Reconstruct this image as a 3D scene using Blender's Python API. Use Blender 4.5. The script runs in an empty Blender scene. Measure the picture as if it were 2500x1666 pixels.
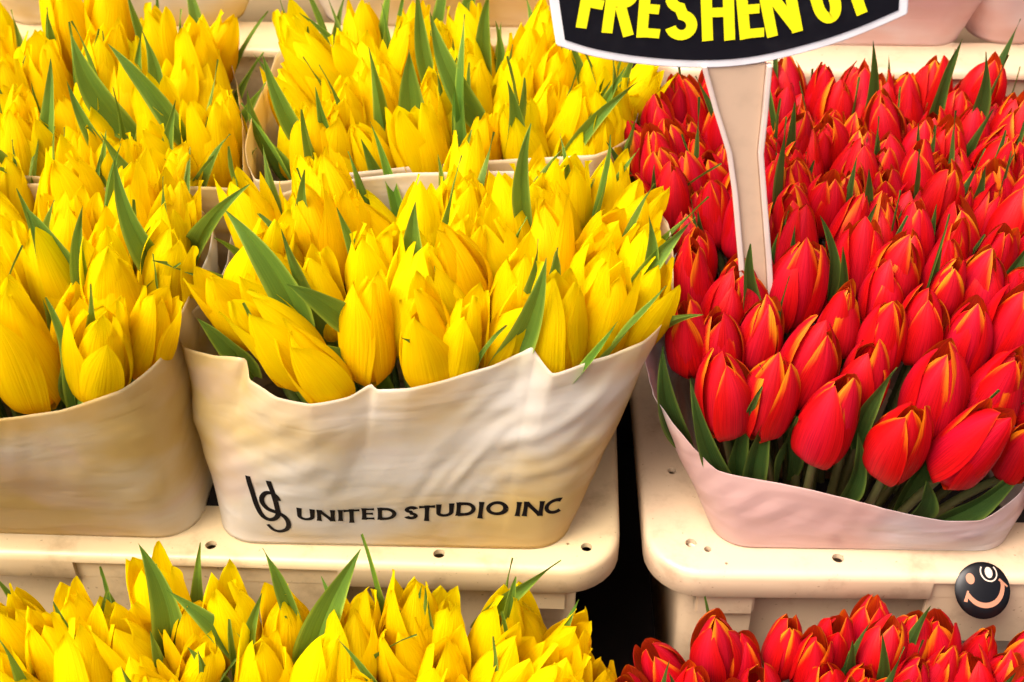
import bpy, bmesh, math, random
from mathutils import Vector, Matrix, noise, Quaternion
from mathutils.bvhtree import BVHTree
R = math.radians
rng = random.Random(11)
scene = bpy.context.scene
col = scene.collection

# ------------------------------------------------------------------ camera, sky, sun, exposure
CAM = Vector((0.0, -0.738, 0.738)); PITCH = R(39.0); LENS = 47.0
cd = bpy.data.cameras.new('camera'); cam = bpy.data.objects.new('camera', cd); col.objects.link(cam)
cam.location = CAM; cam.rotation_euler = (math.pi/2 - PITCH, 0, 0)
cd.lens = LENS; cd.sensor_width = 36.0; cd.clip_start = 0.02; cd.clip_end = 100
cd.dof.use_dof = True; cd.dof.focus_distance = 0.93; cd.dof.aperture_fstop = 9.0
scene.camera = cam
SUN_EL, SUN_AZ = R(60), R(238)      # azimuth clockwise from +Y: light comes from the viewer's left
w = bpy.data.worlds.new('World'); scene.world = w; w.use_nodes = True
nt = w.node_tree; bg = nt.nodes['Background']
sky = nt.nodes.new('ShaderNodeTexSky'); sky.sky_type = 'NISHITA'; sky.sun_disc = False
sky.sun_elevation = SUN_EL; sky.sun_rotation = SUN_AZ
sky.air_density = 0.5; sky.dust_density = 9.0; sky.ozone_density = 0.2
nt.links.new(sky.outputs[0], bg.inputs[0]); bg.inputs[1].default_value = 0.15
sd = bpy.data.lights.new('sun', 'SUN'); sun = bpy.data.objects.new('sun', sd); col.objects.link(sun)
sd.energy = 1.1; sd.angle = R(38); sd.color = (1.0, 0.975, 0.94)
sv = Vector((math.sin(SUN_AZ)*math.cos(SUN_EL), math.cos(SUN_AZ)*math.cos(SUN_EL), math.sin(SUN_EL)))
sun.rotation_euler = sv.to_track_quat('Z', 'Y').to_euler()
scene.view_settings.view_transform = 'Standard'; scene.view_settings.look = 'None'
scene.view_settings.exposure = 1.10; scene.view_settings.gamma = 1.0
scene.render.engine = 'CYCLES'
scene.cycles.max_bounces = 6; scene.cycles.diffuse_bounces = 4; scene.cycles.transmission_bounces = 4

# ------------------------------------------------------------------ measuring helpers (photo point -> place in the world)
FPX = LENS/36.0*2500.0
FWD = Vector((0, math.cos(PITCH), -math.sin(PITCH))); UP = Vector((0, math.sin(PITCH), math.cos(PITCH)))
def ray(px, py): return (FWD*FPX + UP*(833-py) + Vector((1, 0, 0))*(px-1250)).normalized()
def atz(px, py, z): d = ray(px, py); return CAM + d*((z-CAM.z)/d.z)
def aty(px, py, y): d = ray(px, py); return CAM + d*((y-CAM.y)/d.y)

# ------------------------------------------------------------------ object helpers
def tag(o, label=None, cat=None, group=None, kind=None):
    if label: o['label'] = label
    if cat: o['category'] = cat
    if group: o['group'] = group
    if kind: o['kind'] = kind
    return o
def empty(name, loc=(0, 0, 0)):
    o = bpy.data.objects.new(name, None); o.empty_display_size = 0.02; o.location = loc; col.objects.link(o); return o
def mesh(name, verts, faces, mat=None, uvs=None, smooth=True):
    me = bpy.data.meshes.new(name); me.from_pydata([tuple(v) for v in verts], [], faces)
    if uvs:
        ul = me.uv_layers.new(name='UVMap')
        for lp in me.loops: ul.data[lp.index].uv = uvs[lp.vertex_index]
    if smooth: me.polygons.foreach_set('use_smooth', [True]*len(me.polygons))
    if mat: me.materials.append(mat)
    me.update(); return me
def obj(name, me, parent=None):
    o = bpy.data.objects.new(name, me); col.objects.link(o)
    if parent: o.parent = parent
    return o
def box_bm(bm, x0, x1, y0, y1, z0, z1):
    vs = [bm.verts.new((x, y, z)) for z in (z0, z1) for x, y in ((x0, y0), (x1, y0), (x1, y1), (x0, y1))]
    for f in ((3, 2, 1, 0), (4, 5, 6, 7), (0, 1, 5, 4), (1, 2, 6, 5), (2, 3, 7, 6), (3, 0, 4, 7)):
        bm.faces.new([vs[i] for i in f])
def bm_mesh(name, bm, mat, smooth=False):
    bmesh.ops.recalc_face_normals(bm, faces=bm.faces)
    me = bpy.data.meshes.new(name); bm.to_mesh(me); bm.free()
    if smooth: me.polygons.foreach_set('use_smooth', [True]*len(me.polygons))
    me.materials.append(mat); return me
def grid_faces(nu, nv, closed=False):
    fs = []
    for j in range(nv-1):
        for i in range(nu if closed else nu-1):
            a = j*nu+i; b = j*nu+(i+1) % nu
            fs.append((a, b, b+nu, a+nu))
    return fs
def curve1(keys, s):
    """monotone-ish cubic through (s, value) keys"""
    n = len(keys)
    for i in range(n-1):
        if s <= keys[i+1][0] or i == n-2:
            x0, y0 = keys[i]; x1, y1 = keys[i+1]; h = x1-x0; t = (s-x0)/h
            m0 = (y1-keys[i-1][1])/(x1-keys[i-1][0]) if i > 0 else (y1-y0)/h
            m1 = (keys[i+2][1]-y0)/(keys[i+2][0]-x0) if i < n-2 else (y1-y0)/h
            return (2*t**3-3*t*t+1)*y0 + (t**3-2*t*t+t)*h*m0 + (-2*t**3+3*t*t)*y1 + (t**3-t*t)*h*m1

# ------------------------------------------------------------------ materials
def new_mat(name):
    m = bpy.data.materials.new(name); m.use_nodes = True
    n = m.node_tree.nodes; l = m.node_tree.links
    return m, n, l, n['Principled BSDF'], n['Material Output']
def ramp(n, stops, interp='EASE'):
    r = n.new('ShaderNodeValToRGB'); r.color_ramp.interpolation = interp
    e = r.color_ramp.elements
    while len(e) < len(stops): e.new(0.5)
    for k, (p, c) in zip(e, stops): k.position = p; k.color = (*c, 1) if len(c) == 3 else c
    return r
def mixc(n, l, fac, a, b, mode='MIX'):
    x = n.new('ShaderNodeMix'); x.data_type = 'RGBA'; x.blend_type = mode
    for sock, v in ((x.inputs[0], fac), (x.inputs[6], a), (x.inputs[7], b)):
        if hasattr(v, 'links') or hasattr(v, 'is_output'): l.new(v, sock)
        elif isinstance(v, (int, float)): sock.default_value = v
        else: sock.default_value = (*v, 1)
    return x.outputs[2]
def mathn(n, l, op, a, b=None, clamp=False):
    x = n.new('ShaderNodeMath'); x.operation = op; x.use_clamp = clamp
    for i, v in enumerate((a, b)):
        if v is None: continue
        if isinstance(v, (int, float)): x.inputs[i].default_value = v
        else: l.new(v, x.inputs[i])
    return x.outputs[0]
def translucent(m, n, l, p, out, color, fac):
    t = n.new('ShaderNodeBsdfTranslucent'); mx = n.new('ShaderNodeMixShader'); mx.inputs[0].default_value = fac
    if hasattr(color, 'is_output'): l.new(color, t.inputs[0])
    else: t.inputs[0].default_value = (*color, 1)
    l.new(p.outputs[0], mx.inputs[1]); l.new(t.outputs[0], mx.inputs[2]); l.new(mx.outputs[0], out.inputs[0])
def stretched_noise(n, l, sx, sy, scale=1.0, detail=3.0, seedobj=True):
    uv = n.new('ShaderNodeUVMap'); mp = n.new('ShaderNodeMapping'); l.new(uv.outputs[0], mp.inputs[0])
    mp.inputs['Scale'].default_value = (sx, sy, 1)
    if seedobj:
        oi = n.new('ShaderNodeObjectInfo'); cb = n.new('ShaderNodeCombineXYZ')
        l.new(mathn(n, l, 'MULTIPLY', oi.outputs['Random'], 57.0), cb.inputs[0]); l.new(cb.outputs[0], mp.inputs['Location'])
    nz = n.new('ShaderNodeTexNoise'); nz.inputs['Scale'].default_value = scale; nz.inputs['Detail'].default_value = detail
    l.new(mp.outputs[0], nz.inputs['Vector']); return nz.outputs[0]
def bump(n, l, h, p, strength, dist):
    b = n.new('ShaderNodeBump'); b.inputs['Strength'].default_value = strength; b.inputs['Distance'].default_value = dist
    l.new(h, b.inputs['Height']); l.new(b.outputs[0], p.inputs['Normal'])

def petal_yellow():
    m, n, l, p, out = new_mat('yellow_petal')
    uv = n.new('ShaderNodeUVMap'); sx = n.new('ShaderNodeSeparateXYZ'); l.new(uv.outputs[0], sx.inputs[0])
    streak = stretched_noise(n, l, 20, 1.2, 1.0, 4)
    along = ramp(n, [(0.0, (0.60, 0.46, 0.02)), (0.16, (0.90, 0.65, 0.001)), (0.5, (0.92, 0.75, 0.0006)), (1.0, (0.94, 0.82, 0.001))])
    l.new(sx.outputs[1], along.inputs[0])
    oi = n.new('ShaderNodeObjectInfo')
    c = mixc(n, l, mathn(n, l, 'MULTIPLY', mathn(n, l, 'SUBTRACT', streak, 0.42, True), 1.1), along.outputs[0], (0.90, 0.62, 0.001))
    vein = stretched_noise(n, l, 60, 1.6, 1.0, 2); vr = ramp(n, [(0.3, (0.95, 0.90, 0.9)), (0.6, (1, 1, 1))]); l.new(vein, vr.inputs[0]); c = mixc(n, l, 1.0, c, vr.outputs[0], 'MULTIPLY')
    c = mixc(n, l, 1.0, c, oi.outputs['Color'], 'MULTIPLY')
    l.new(c, p.inputs['Base Color']); p.inputs['Roughness'].default_value = 0.6
    p.inputs['Specular IOR Level'].default_value = 0.05
    bump(n, l, streak, p, 0.55, 0.002)
    translucent(m, n, l, p, out, c, 0.52); return m
def petal_red():
    m, n, l, p, out = new_mat('red_petal')
    uv = n.new('ShaderNodeUVMap'); sx = n.new('ShaderNodeSeparateXYZ'); l.new(uv.outputs[0], sx.inputs[0])
    streak = stretched_noise(n, l, 12, 1.4, 1.0, 3)
    across = mathn(n, l, 'ABSOLUTE', mathn(n, l, 'SUBTRACT', mathn(n, l, 'MULTIPLY', sx.outputs[0], 2.0), 1.0))
    oi = n.new('ShaderNodeObjectInfo')
    # pinker down the middle of the petal, orange flame on the margins towards the tip
    mid = ramp(n, [(0.0, (1, 1, 1)), (0.8, (0, 0, 0))]); l.new(across, mid.inputs[0])
    base = mixc(n, l, mathn(n, l, 'MULTIPLY', mid.outputs[0], mathn(n, l, 'ADD', mathn(n, l, 'MULTIPLY', streak, 0.7), 0.3)), (0.60, 0.004, 0.004), (0.62, 0.008, 0.026))
    edge = mathn(n, l, 'ADD', across, mathn(n, l, 'MULTIPLY', mathn(n, l, 'SUBTRACT', streak, 0.5), 0.55))
    edge = mathn(n, l, 'ADD', edge, mathn(n, l, 'MULTIPLY', mathn(n, l, 'SUBTRACT', oi.outputs['Random'], 0.84), 0.85))
    edge = mathn(n, l, 'ADD', edge, mathn(n, l, 'MULTIPLY', mathn(n, l, 'SUBTRACT', sx.outputs[1], 0.8), 1.5))
    er = ramp(n, [(0.50, (0, 0, 0)), (1.5, (1, 1, 1))]); l.new(edge, er.inputs[0])
    hv = ramp(n, [(0.3, (0, 0, 0)), (0.75, (1, 1, 1))]); l.new(sx.outputs[1], hv.inputs[0])
    c = mixc(n, l, mathn(n, l, 'MULTIPLY', er.outputs[0], hv.outputs[0]), base, (0.88, 0.27, 0.006))
    geo = n.new('ShaderNodeNewGeometry')
    c = mixc(n, l, mathn(n, l, 'MULTIPLY', geo.outputs['Backfacing'], 0.5), c, (0.80, 0.13, 0.003))
    vein = stretched_noise(n, l, 50, 1.5, 1.0, 3); vr = ramp(n, [(0.3, (0.68, 0.6, 0.7)), (0.62, (1, 1, 1))]); l.new(vein, vr.inputs[0]); c = mixc(n, l, 1.0, c, vr.outputs[0], 'MULTIPLY')
    c = mixc(n, l, 1.0, c, oi.outputs['Color'], 'MULTIPLY')
    l.new(c, p.inputs['Base Color']); p.inputs['Roughness'].default_value = 0.5
    p.inputs['Specular IOR Level'].default_value = 0.18
    bump(n, l, streak, p, 0.3, 0.002)
    translucent(m, n, l, p, out, c, 0.25); return m
def leaf_mat(name, dark, light, edge):
    m, n, l, p, out = new_mat(name)
    uv = n.new('ShaderNodeUVMap'); sx = n.new('ShaderNodeSeparateXYZ'); l.new(uv.outputs[0], sx.inputs[0])
    vein = stretched_noise(n, l, 26, 0.7, 1.0, 2); blot = stretched_noise(n, l, 3, 3, 1.0, 2)
    c = mixc(n, l, vein, dark, light); c = mixc(n, l, mathn(n, l, 'MULTIPLY', blot, 0.5), c, dark)
    across = mathn(n, l, 'ABSOLUTE', mathn(n, l, 'SUBTRACT', mathn(n, l, 'MULTIPLY', sx.outputs[0], 2.0), 1.0))
    er = ramp(n, [(0.70, (0, 0, 0)), (1.0, (1, 1, 1))]); l.new(across, er.inputs[0])
    c = mixc(n, l, mathn(n, l, 'MULTIPLY', er.outputs[0], 0.6), c, edge)
    oi = n.new('ShaderNodeObjectInfo'); c = mixc(n, l, 1.0, c, oi.outputs['Color'], 'MULTIPLY')
    l.new(c, p.inputs['Base Color']); p.inputs['Roughness'].default_value = 0.5; p.inputs['Specular IOR Level'].default_value = 0.2
    bump(n, l, vein, p, 0.35, 0.002)
    translucent(m, n, l, p, out, mixc(n, l, 0.5, c, edge), 0.28); return m
def paper_mat(name, base, blotch, blotch_amt, trans):
    m, n, l, p, out = new_mat(name)
    tc = n.new('ShaderNodeTexCoord'); mp = n.new('ShaderNodeMapping'); l.new(tc.outputs['Object'], mp.inputs[0])
    mp.inputs['Rotation'].default_value = (0, R(24), 0); mp.inputs['Scale'].default_value = (6, 7, 13)
    nz = n.new('ShaderNodeTexNoise'); nz.inputs['Scale'].default_value = 1.0; nz.inputs['Detail'].default_value = 5; l.new(mp.outputs[0], nz.inputs[0])
    nz2 = n.new('ShaderNodeTexNoise'); nz2.inputs['Scale'].default_value = 6.5; nz2.inputs['Detail'].default_value = 3; l.new(tc.outputs['Object'], nz2.inputs[0])
    r = ramp(n, [(0.38, (0, 0, 0)), (0.58, (1, 1, 1))]); l.new(mathn(n, l, 'MULTIPLY', mathn(n, l, 'ADD', nz.outputs[0], nz2.outputs[0]), 0.5), r.inputs[0])
    c = mixc(n, l, mathn(n, l, 'MULTIPLY', r.outputs[0], blotch_amt), base, blotch)  # noise blotches between the base and a second tone
    nz3 = n.new('ShaderNodeTexNoise'); nz3.inputs['Scale'].default_value = 9.0; nz3.inputs['Detail'].default_value = 4; nz3.inputs['Distortion'].default_value = 0.6
    mp4 = n.new('ShaderNodeMapping'); mp4.inputs['Location'].default_value = (3, 7, 1); l.new(tc.outputs['Object'], mp4.inputs[0]); l.new(mp4.outputs[0], nz3.inputs[0])
    r3 = ramp(n, [(0.52, (0, 0, 0)), (0.66, (1, 1, 1))]); l.new(nz3.outputs[0], r3.inputs[0])
    c = mixc(n, l, mathn(n, l, 'MULTIPLY', r3.outputs[0], 0.4), c, (0.82, 0.64, 0.56))  # pink blotches paint the red tulips' reflected tint into the paper
    l.new(c, p.inputs['Base Color']); p.inputs['Roughness'].default_value = 0.27; p.inputs['Specular IOR Level'].default_value = 0.6
    # soft crumple relief
    mp2 = n.new('ShaderNodeMapping'); l.new(tc.outputs['Object'], mp2.inputs[0]); mp2.inputs['Rotation'].default_value = (0, R(28), 0); mp2.inputs['Scale'].default_value = (7, 14, 26)
    vz = n.new('ShaderNodeTexNoise'); vz.inputs['Scale'].default_value = 1.0; vz.inputs['Detail'].default_value = 2.0; vz.inputs['Distortion'].default_value = 0.8; l.new(mp2.outputs[0], vz.inputs[0])
    # crisp little facets between the soft folds
    wob = n.new('ShaderNodeTexNoise'); wob.inputs['Scale'].default_value = 14; l.new(tc.outputs['Object'], wob.inputs[0])
    mp3 = n.new('ShaderNodeMapping'); l.new(tc.outputs['Object'], mp3.inputs[0]); mp3.inputs['Rotation'].default_value = (0, R(30), 0); mp3.inputs['Scale'].default_value = (13, 24, 34)
    av = n.new('ShaderNodeVectorMath'); av.operation = 'ADD'; l.new(mp3.outputs[0], av.inputs[0]); l.new(wob.outputs['Color'], av.inputs[1])
    vo = n.new('ShaderNodeTexVoronoi'); vo.feature = 'F1'; vo.inputs['Scale'].default_value = 1.0; l.new(av.outputs[0], vo.inputs['Vector'])
    hgt = mathn(n, l, 'ADD', mathn(n, l, 'ABSOLUTE', mathn(n, l, 'SUBTRACT', vz.outputs[0], 0.5)), mathn(n, l, 'MULTIPLY', mathn(n, l, 'MULTIPLY', vo.outputs['Distance'], nz2.outputs[0]), 0.9))
    bump(n, l, hgt, p, 0.28, 0.008)
    translucent(m, n, l, p, out, c, trans); return m
def plastic_mat(name, base, dirt, rough=0.38, dirt_scale=30.0):
    m, n, l, p, out = new_mat(name)
    tc = n.new('ShaderNodeTexCoord')
    nz = n.new('ShaderNodeTexNoise'); nz.inputs['Scale'].default_value = dirt_scale; nz.inputs['Detail'].default_value = 7; nz.inputs['Roughness'].default_value = 0.65; l.new(tc.outputs['Object'], nz.inputs[0])
    r = ramp(n, [(0.48, (0, 0, 0)), (0.74, (1, 1, 1))]); l.new(nz.outputs[0], r.inputs[0])
    sp = n.new('ShaderNodeTexNoise'); sp.inputs['Scale'].default_value = dirt_scale*9; sp.inputs['Detail'].default_value = 1; l.new(tc.outputs['Object'], sp.inputs[0])
    sr = ramp(n, [(0.73, (0, 0, 0)), (0.78, (1, 1, 1))]); l.new(sp.outputs[0], sr.inputs[0])
    f = mathn(n, l, 'MAXIMUM', mathn(n, l, 'MULTIPLY', r.outputs[0], 0.45), mathn(n, l, 'MULTIPLY', sr.outputs[0], 0.6))
    l.new(mixc(n, l, f, base, dirt), p.inputs['Base Color']); p.inputs['Roughness'].default_value = rough
    bump(n, l, nz.outputs[0], p, 0.12, 0.002); return m
def plain(name, c, rough=0.4, spec=0.5, wear=None):
    m, n, l, p, out = new_mat(name); p.inputs['Roughness'].default_value = rough; p.inputs['Specular IOR Level'].default_value = spec
    tc = n.new('ShaderNodeTexCoord'); nz = n.new('ShaderNodeTexNoise'); nz.inputs['Scale'].default_value = 60; nz.inputs['Detail'].default_value = 6
    l.new(tc.outputs['Object'], nz.inputs[0]); r = ramp(n, [(0.45, (0, 0, 0)), (0.75, (1, 1, 1))]); l.new(nz.outputs[0], r.inputs[0])
    l.new(mixc(n, l, mathn(n, l, 'MULTIPLY', r.outputs[0], 0.5), c, wear or tuple(min(1, x*0.8) for x in c)), p.inputs['Base Color'])
    return m
M_Y = petal_yellow(); M_R = petal_red()
M_LY = leaf_mat('leaf_green', (0.060, 0.135, 0.018), (0.155, 0.28, 0.028), (0.40, 0.52, 0.05))
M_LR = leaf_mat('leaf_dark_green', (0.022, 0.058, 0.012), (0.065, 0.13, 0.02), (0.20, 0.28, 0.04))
M_STEM = plain('tulip_stem', (0.13, 0.22, 0.05), 0.45)
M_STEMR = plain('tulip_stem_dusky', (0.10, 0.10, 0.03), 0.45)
M_PAPER = paper_mat('waxed_paper_gold', (0.88, 0.83, 0.74), (0.80, 0.61, 0.23), 0.95, 0.56)
M_PAPERP = paper_mat('waxed_paper_pink', (0.84, 0.80, 0.79), (0.76, 0.47, 0.40), 0.85, 0.42)
M_CRATE = plastic_mat('cream_crate_plastic', (0.64, 0.49, 0.27), (0.24, 0.15, 0.07))
M_CRATER = plastic_mat('cream_crate_plastic_red_bounce', (0.64, 0.47, 0.30), (0.28, 0.14, 0.08))  # same cream plastic, with light bounced off the red tulips tinted in
M_INK = plain('black_ink', (0.004, 0.003, 0.004), 0.6, 0.1)
M_STAND = plain('stand_gap_shade', (0.018, 0.012, 0.010), 0.8, 0.2)  # near-black colour stands in for deep shade between and under the crates
M_SIGNW = plain('white_sign_plastic', (0.86, 0.85, 0.86), 0.3)
M_SIGNB = plain('black_sign_face', (0.006, 0.006, 0.010), 0.45, 0.25, (0.016, 0.016, 0.02))
M_SIGNY = plain('yellow_sign_letter', (0.95, 0.88, 0.01), 0.45, 0.3, (0.93, 0.82, 0.01))
M_STAKE = plain('tan_sign_stake', (0.62, 0.44, 0.30), 0.28)
M_RIDGE = plain('pale_stake_ridge', (0.74, 0.60, 0.52), 0.3)
M_BADGE = plain('black_badge', (0.004, 0.0035, 0.004), 0.28, 0.25)
M_BFACE = plain('badge_face_paint', (0.42, 0.19, 0.11), 0.5, 0.2)
M_BLIGHT = plain('badge_eye_glint', (0.60, 0.48, 0.38), 0.4, 0.2)  # pale colour for the reflection painted on the badge

# ------------------------------------------------------------------ the setting: stepped stand and ground, coloured near black for the shade in the gaps
def structure_box(name, x0, x1, y0, y1, z0, z1, mat):
    bm = bmesh.new(); box_bm(bm, x0, x1, y0, y1, z0, z1); o = obj(name, bm_mesh(name, bm, mat)); tag(o, kind='structure'); return o
g = mesh('ground', [(-6, -6, -1.0), (6, -6, -1.0), (6, 6, -1.0), (-6, 6, -1.0)], [(0, 1, 2, 3)], M_STAND, smooth=False)
tag(obj('ground', g), kind='structure')
structure_box('stand_step_low', -1.0, 1.2, -0.62, -0.10, -0.99, -0.47, M_STAND)
structure_box('stand_step_middle', -1.0, 1.2, -0.097, 0.315, -0.99, -0.262, M_STAND)
structure_box('stand_step_high', -1.0, 1.2, 0.318, 0.80, -0.99, -0.05, M_STAND)
structure_box('dark_gap_backdrop', -1.0, 1.2, 0.803, 0.83, -0.99, 0.75, M_STAND)  # added dark backdrop so the gaps between wraps stay black

# ------------------------------------------------------------------ crates
def rrect(hw, hd, r, k=9):
    pts = []
    for cx, cy, a0 in ((hw-r, -hd+r, -90), (hw-r, hd-r, 0), (-hw+r, hd-r, 90), (-hw+r, -hd+r, 180)):
        for i in range(k):
            a = R(a0+90*i/(k-1)); pts.append((cx+r*math.cos(a), cy+r*math.sin(a)))
    return pts
def loft(profile, hw, hd, r, mat, name, closed=True):
    rings = [[(x, y, z) for x, y in rrect(hw-o, hd-o, max(r-o, 0.006))] for o, z in profile]
    nu = len(rings[0]); vs = [v for q in rings for v in q]; fs = grid_faces(nu, len(rings), True)
    if closed:
        k = (len(rings)-1)*nu
        for i in range(nu): fs.append((k+i, k+(i+1) % nu, (i+1) % nu, i))
    me = mesh(name, vs, fs, mat); bm = bmesh.new(); bm.from_mesh(me); bmesh.ops.recalc_face_normals(bm, faces=bm.faces); bm.to_mesh(me); bm.free()
    return me
HW, HD, CR = 0.305, 0.198, 0.042
def crate(loc, yaw, label, mat, holes, group):
    t = empty('flower_crate', loc); t.rotation_euler = (0, 0, R(yaw)); tag(t, label, 'crate', group)
    prof = [(0.050, -0.0045), (0.050, -0.002), (0.0515, -0.0006), (0.054, 0.0), (0.006, 0.0), (0.0030, -0.0008), (0.0010, -0.0028), (0.0, -0.006), (0.0, -0.0245), (0.0012, -0.0262), (0.003, -0.027), (0.0055, -0.0262), (0.0058, -0.008), (0.009, -0.0046)]
    rim = obj('rim', loft(prof, HW, HD, CR, mat, 'rim'), t)
    # real holes through the flange and the recess for the label plate, cut once and baked
    bm = bmesh.new()
    for hx, hy, hr in holes:
        bmesh.ops.create_cone(bm, cap_ends=True, segments=16, radius1=hr, radius2=hr, depth=0.10, matrix=Matrix.Translation((hx, hy, 0)))
    box_bm(bm, -0.098, 0.098, -HD-0.02, -HD+0.0038, -0.05, -0.0075)
    cm = bm_mesh('cutter', bm, mat); cut = obj('cutter', cm)
    cut.location = loc; cut.rotation_euler = (0, 0, R(yaw))
    md = rim.modifiers.new('cut', 'BOOLEAN'); md.operation = 'DIFFERENCE'; md.object = cut; md.solver = 'EXACT'; md.use_self = True
    bpy.context.view_layer.update(); dg = bpy.context.evaluated_depsgraph_get()
    new = bpy.data.meshes.new_from_object(rim.evaluated_get(dg)); rim.modifiers.clear(); rim.data = new
    bpy.data.objects.remove(cut); bpy.data.meshes.remove(cm)
    me = rim.data
    bm = bmesh.new(); bm.from_mesh(me)
    for e in bm.edges:
        if len(e.link_faces) == 2 and e.calc_face_angle(0) > R(38): e.smooth = False
    bm.to_mesh(me); bm.free()
    obj('body', loft([(0.030, -0.0050), (0.033, -0.255), (0.040, -0.255), (0.037, -0.0050)], HW, HD, CR, mat, 'body'), t)
    bm = bmesh.new(); box_bm(bm, -0.0975, 0.0975, -HD+0.0042, -HD+0.0092, -0.078, -0.0075)
    bmesh.ops.bevel(bm, geom=bm.edges[:], offset=0.0012, segments=2, affect='EDGES')
    obj('label_plate', bm_mesh('label_plate', bm, mat), t)
    for s in (-1, 1):
        bm = bmesh.new(); box_bm(bm, s*0.245-0.022, s*0.245+0.022, -HD+0.006, -HD+0.0296, -0.052, -0.0282)
        bmesh.ops.bevel(bm, geom=bm.edges[:], offset=0.002, segments=2, affect='EDGES')
        obj('stacking_lug', bm_mesh('stacking_lug', bm, mat), t)
        bm = bmesh.new(); box_bm(bm, s*0.235-0.012, s*0.235+0.012, -HD+0.012, -HD+0.0296, -0.25, -0.0525)
        obj('rib', bm_mesh('rib', bm, mat), t)
    return t
def crate_from_corner(px, py, z, side, yaw, *a):
    c = atz(px, py, z); q = Matrix.Rotation(R(yaw), 3, 'Z') @ Vector((side*HW, -HD, 0))
    return crate((c.x-q.x, c.y-q.y, z), yaw, *a)
def hole_at(px, py, r, cx, cy, z, yaw):
    p = Matrix.Rotation(R(-yaw), 3, 'Z') @ (atz(px, py, z) - Vector((cx, cy, z))); return (p.x, p.y, r)
def crate_with_holes(px, py, z, side, yaw, label, mat, hs, group):
    c = atz(px, py, z); q = Matrix.Rotation(R(yaw), 3, 'Z') @ Vector((side*HW, -HD, 0)); cx, cy = c.x-q.x, c.y-q.y
    holes = [hole_at(hx, hy, hr, cx, cy, z, yaw) for hx, hy, hr in hs]
    return crate((cx, cy, z), yaw, label, mat, holes, group)
GC = 'plastic flower crates on the stepped stand'
crate_y = crate_with_holes(1517, 1398, 0, 1, -2.3, 'cream plastic crate under the wrapped yellow tulips at centre', M_CRATE,
                 [(515, 1331, .0042), (1072, 1352, .0043), (1432, 1336, .0042), (1387, 1328, .0012)], GC)
crate_r = crate_with_holes(1583, 1402, 0, -1, -0.7, 'cream plastic crate with a black smiley badge under the red tulips', M_CRATER,
                 [(1687, 1326, .0042), (1728, 1341, .0028), (2046, 1363, .0043), (1640, 1150, .0034), (1774, 1376, .0011)], GC)
crate_b = crate((-0.22, 0.332+HD, 0.200), -1.5, 'cream plastic crate on the upper tier behind the yellow tulips', M_CRATE, [(-0.02, -HD+.012, .003), (0.12, -HD+.012, .003)], GC)
crate_c = crate((0.425, 0.300+HD, 0.195), -1.0, 'cream plastic crate on the upper tier behind the red tulips', M_CRATER, [(-0.05, -HD+.012, .003)], GC)

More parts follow.
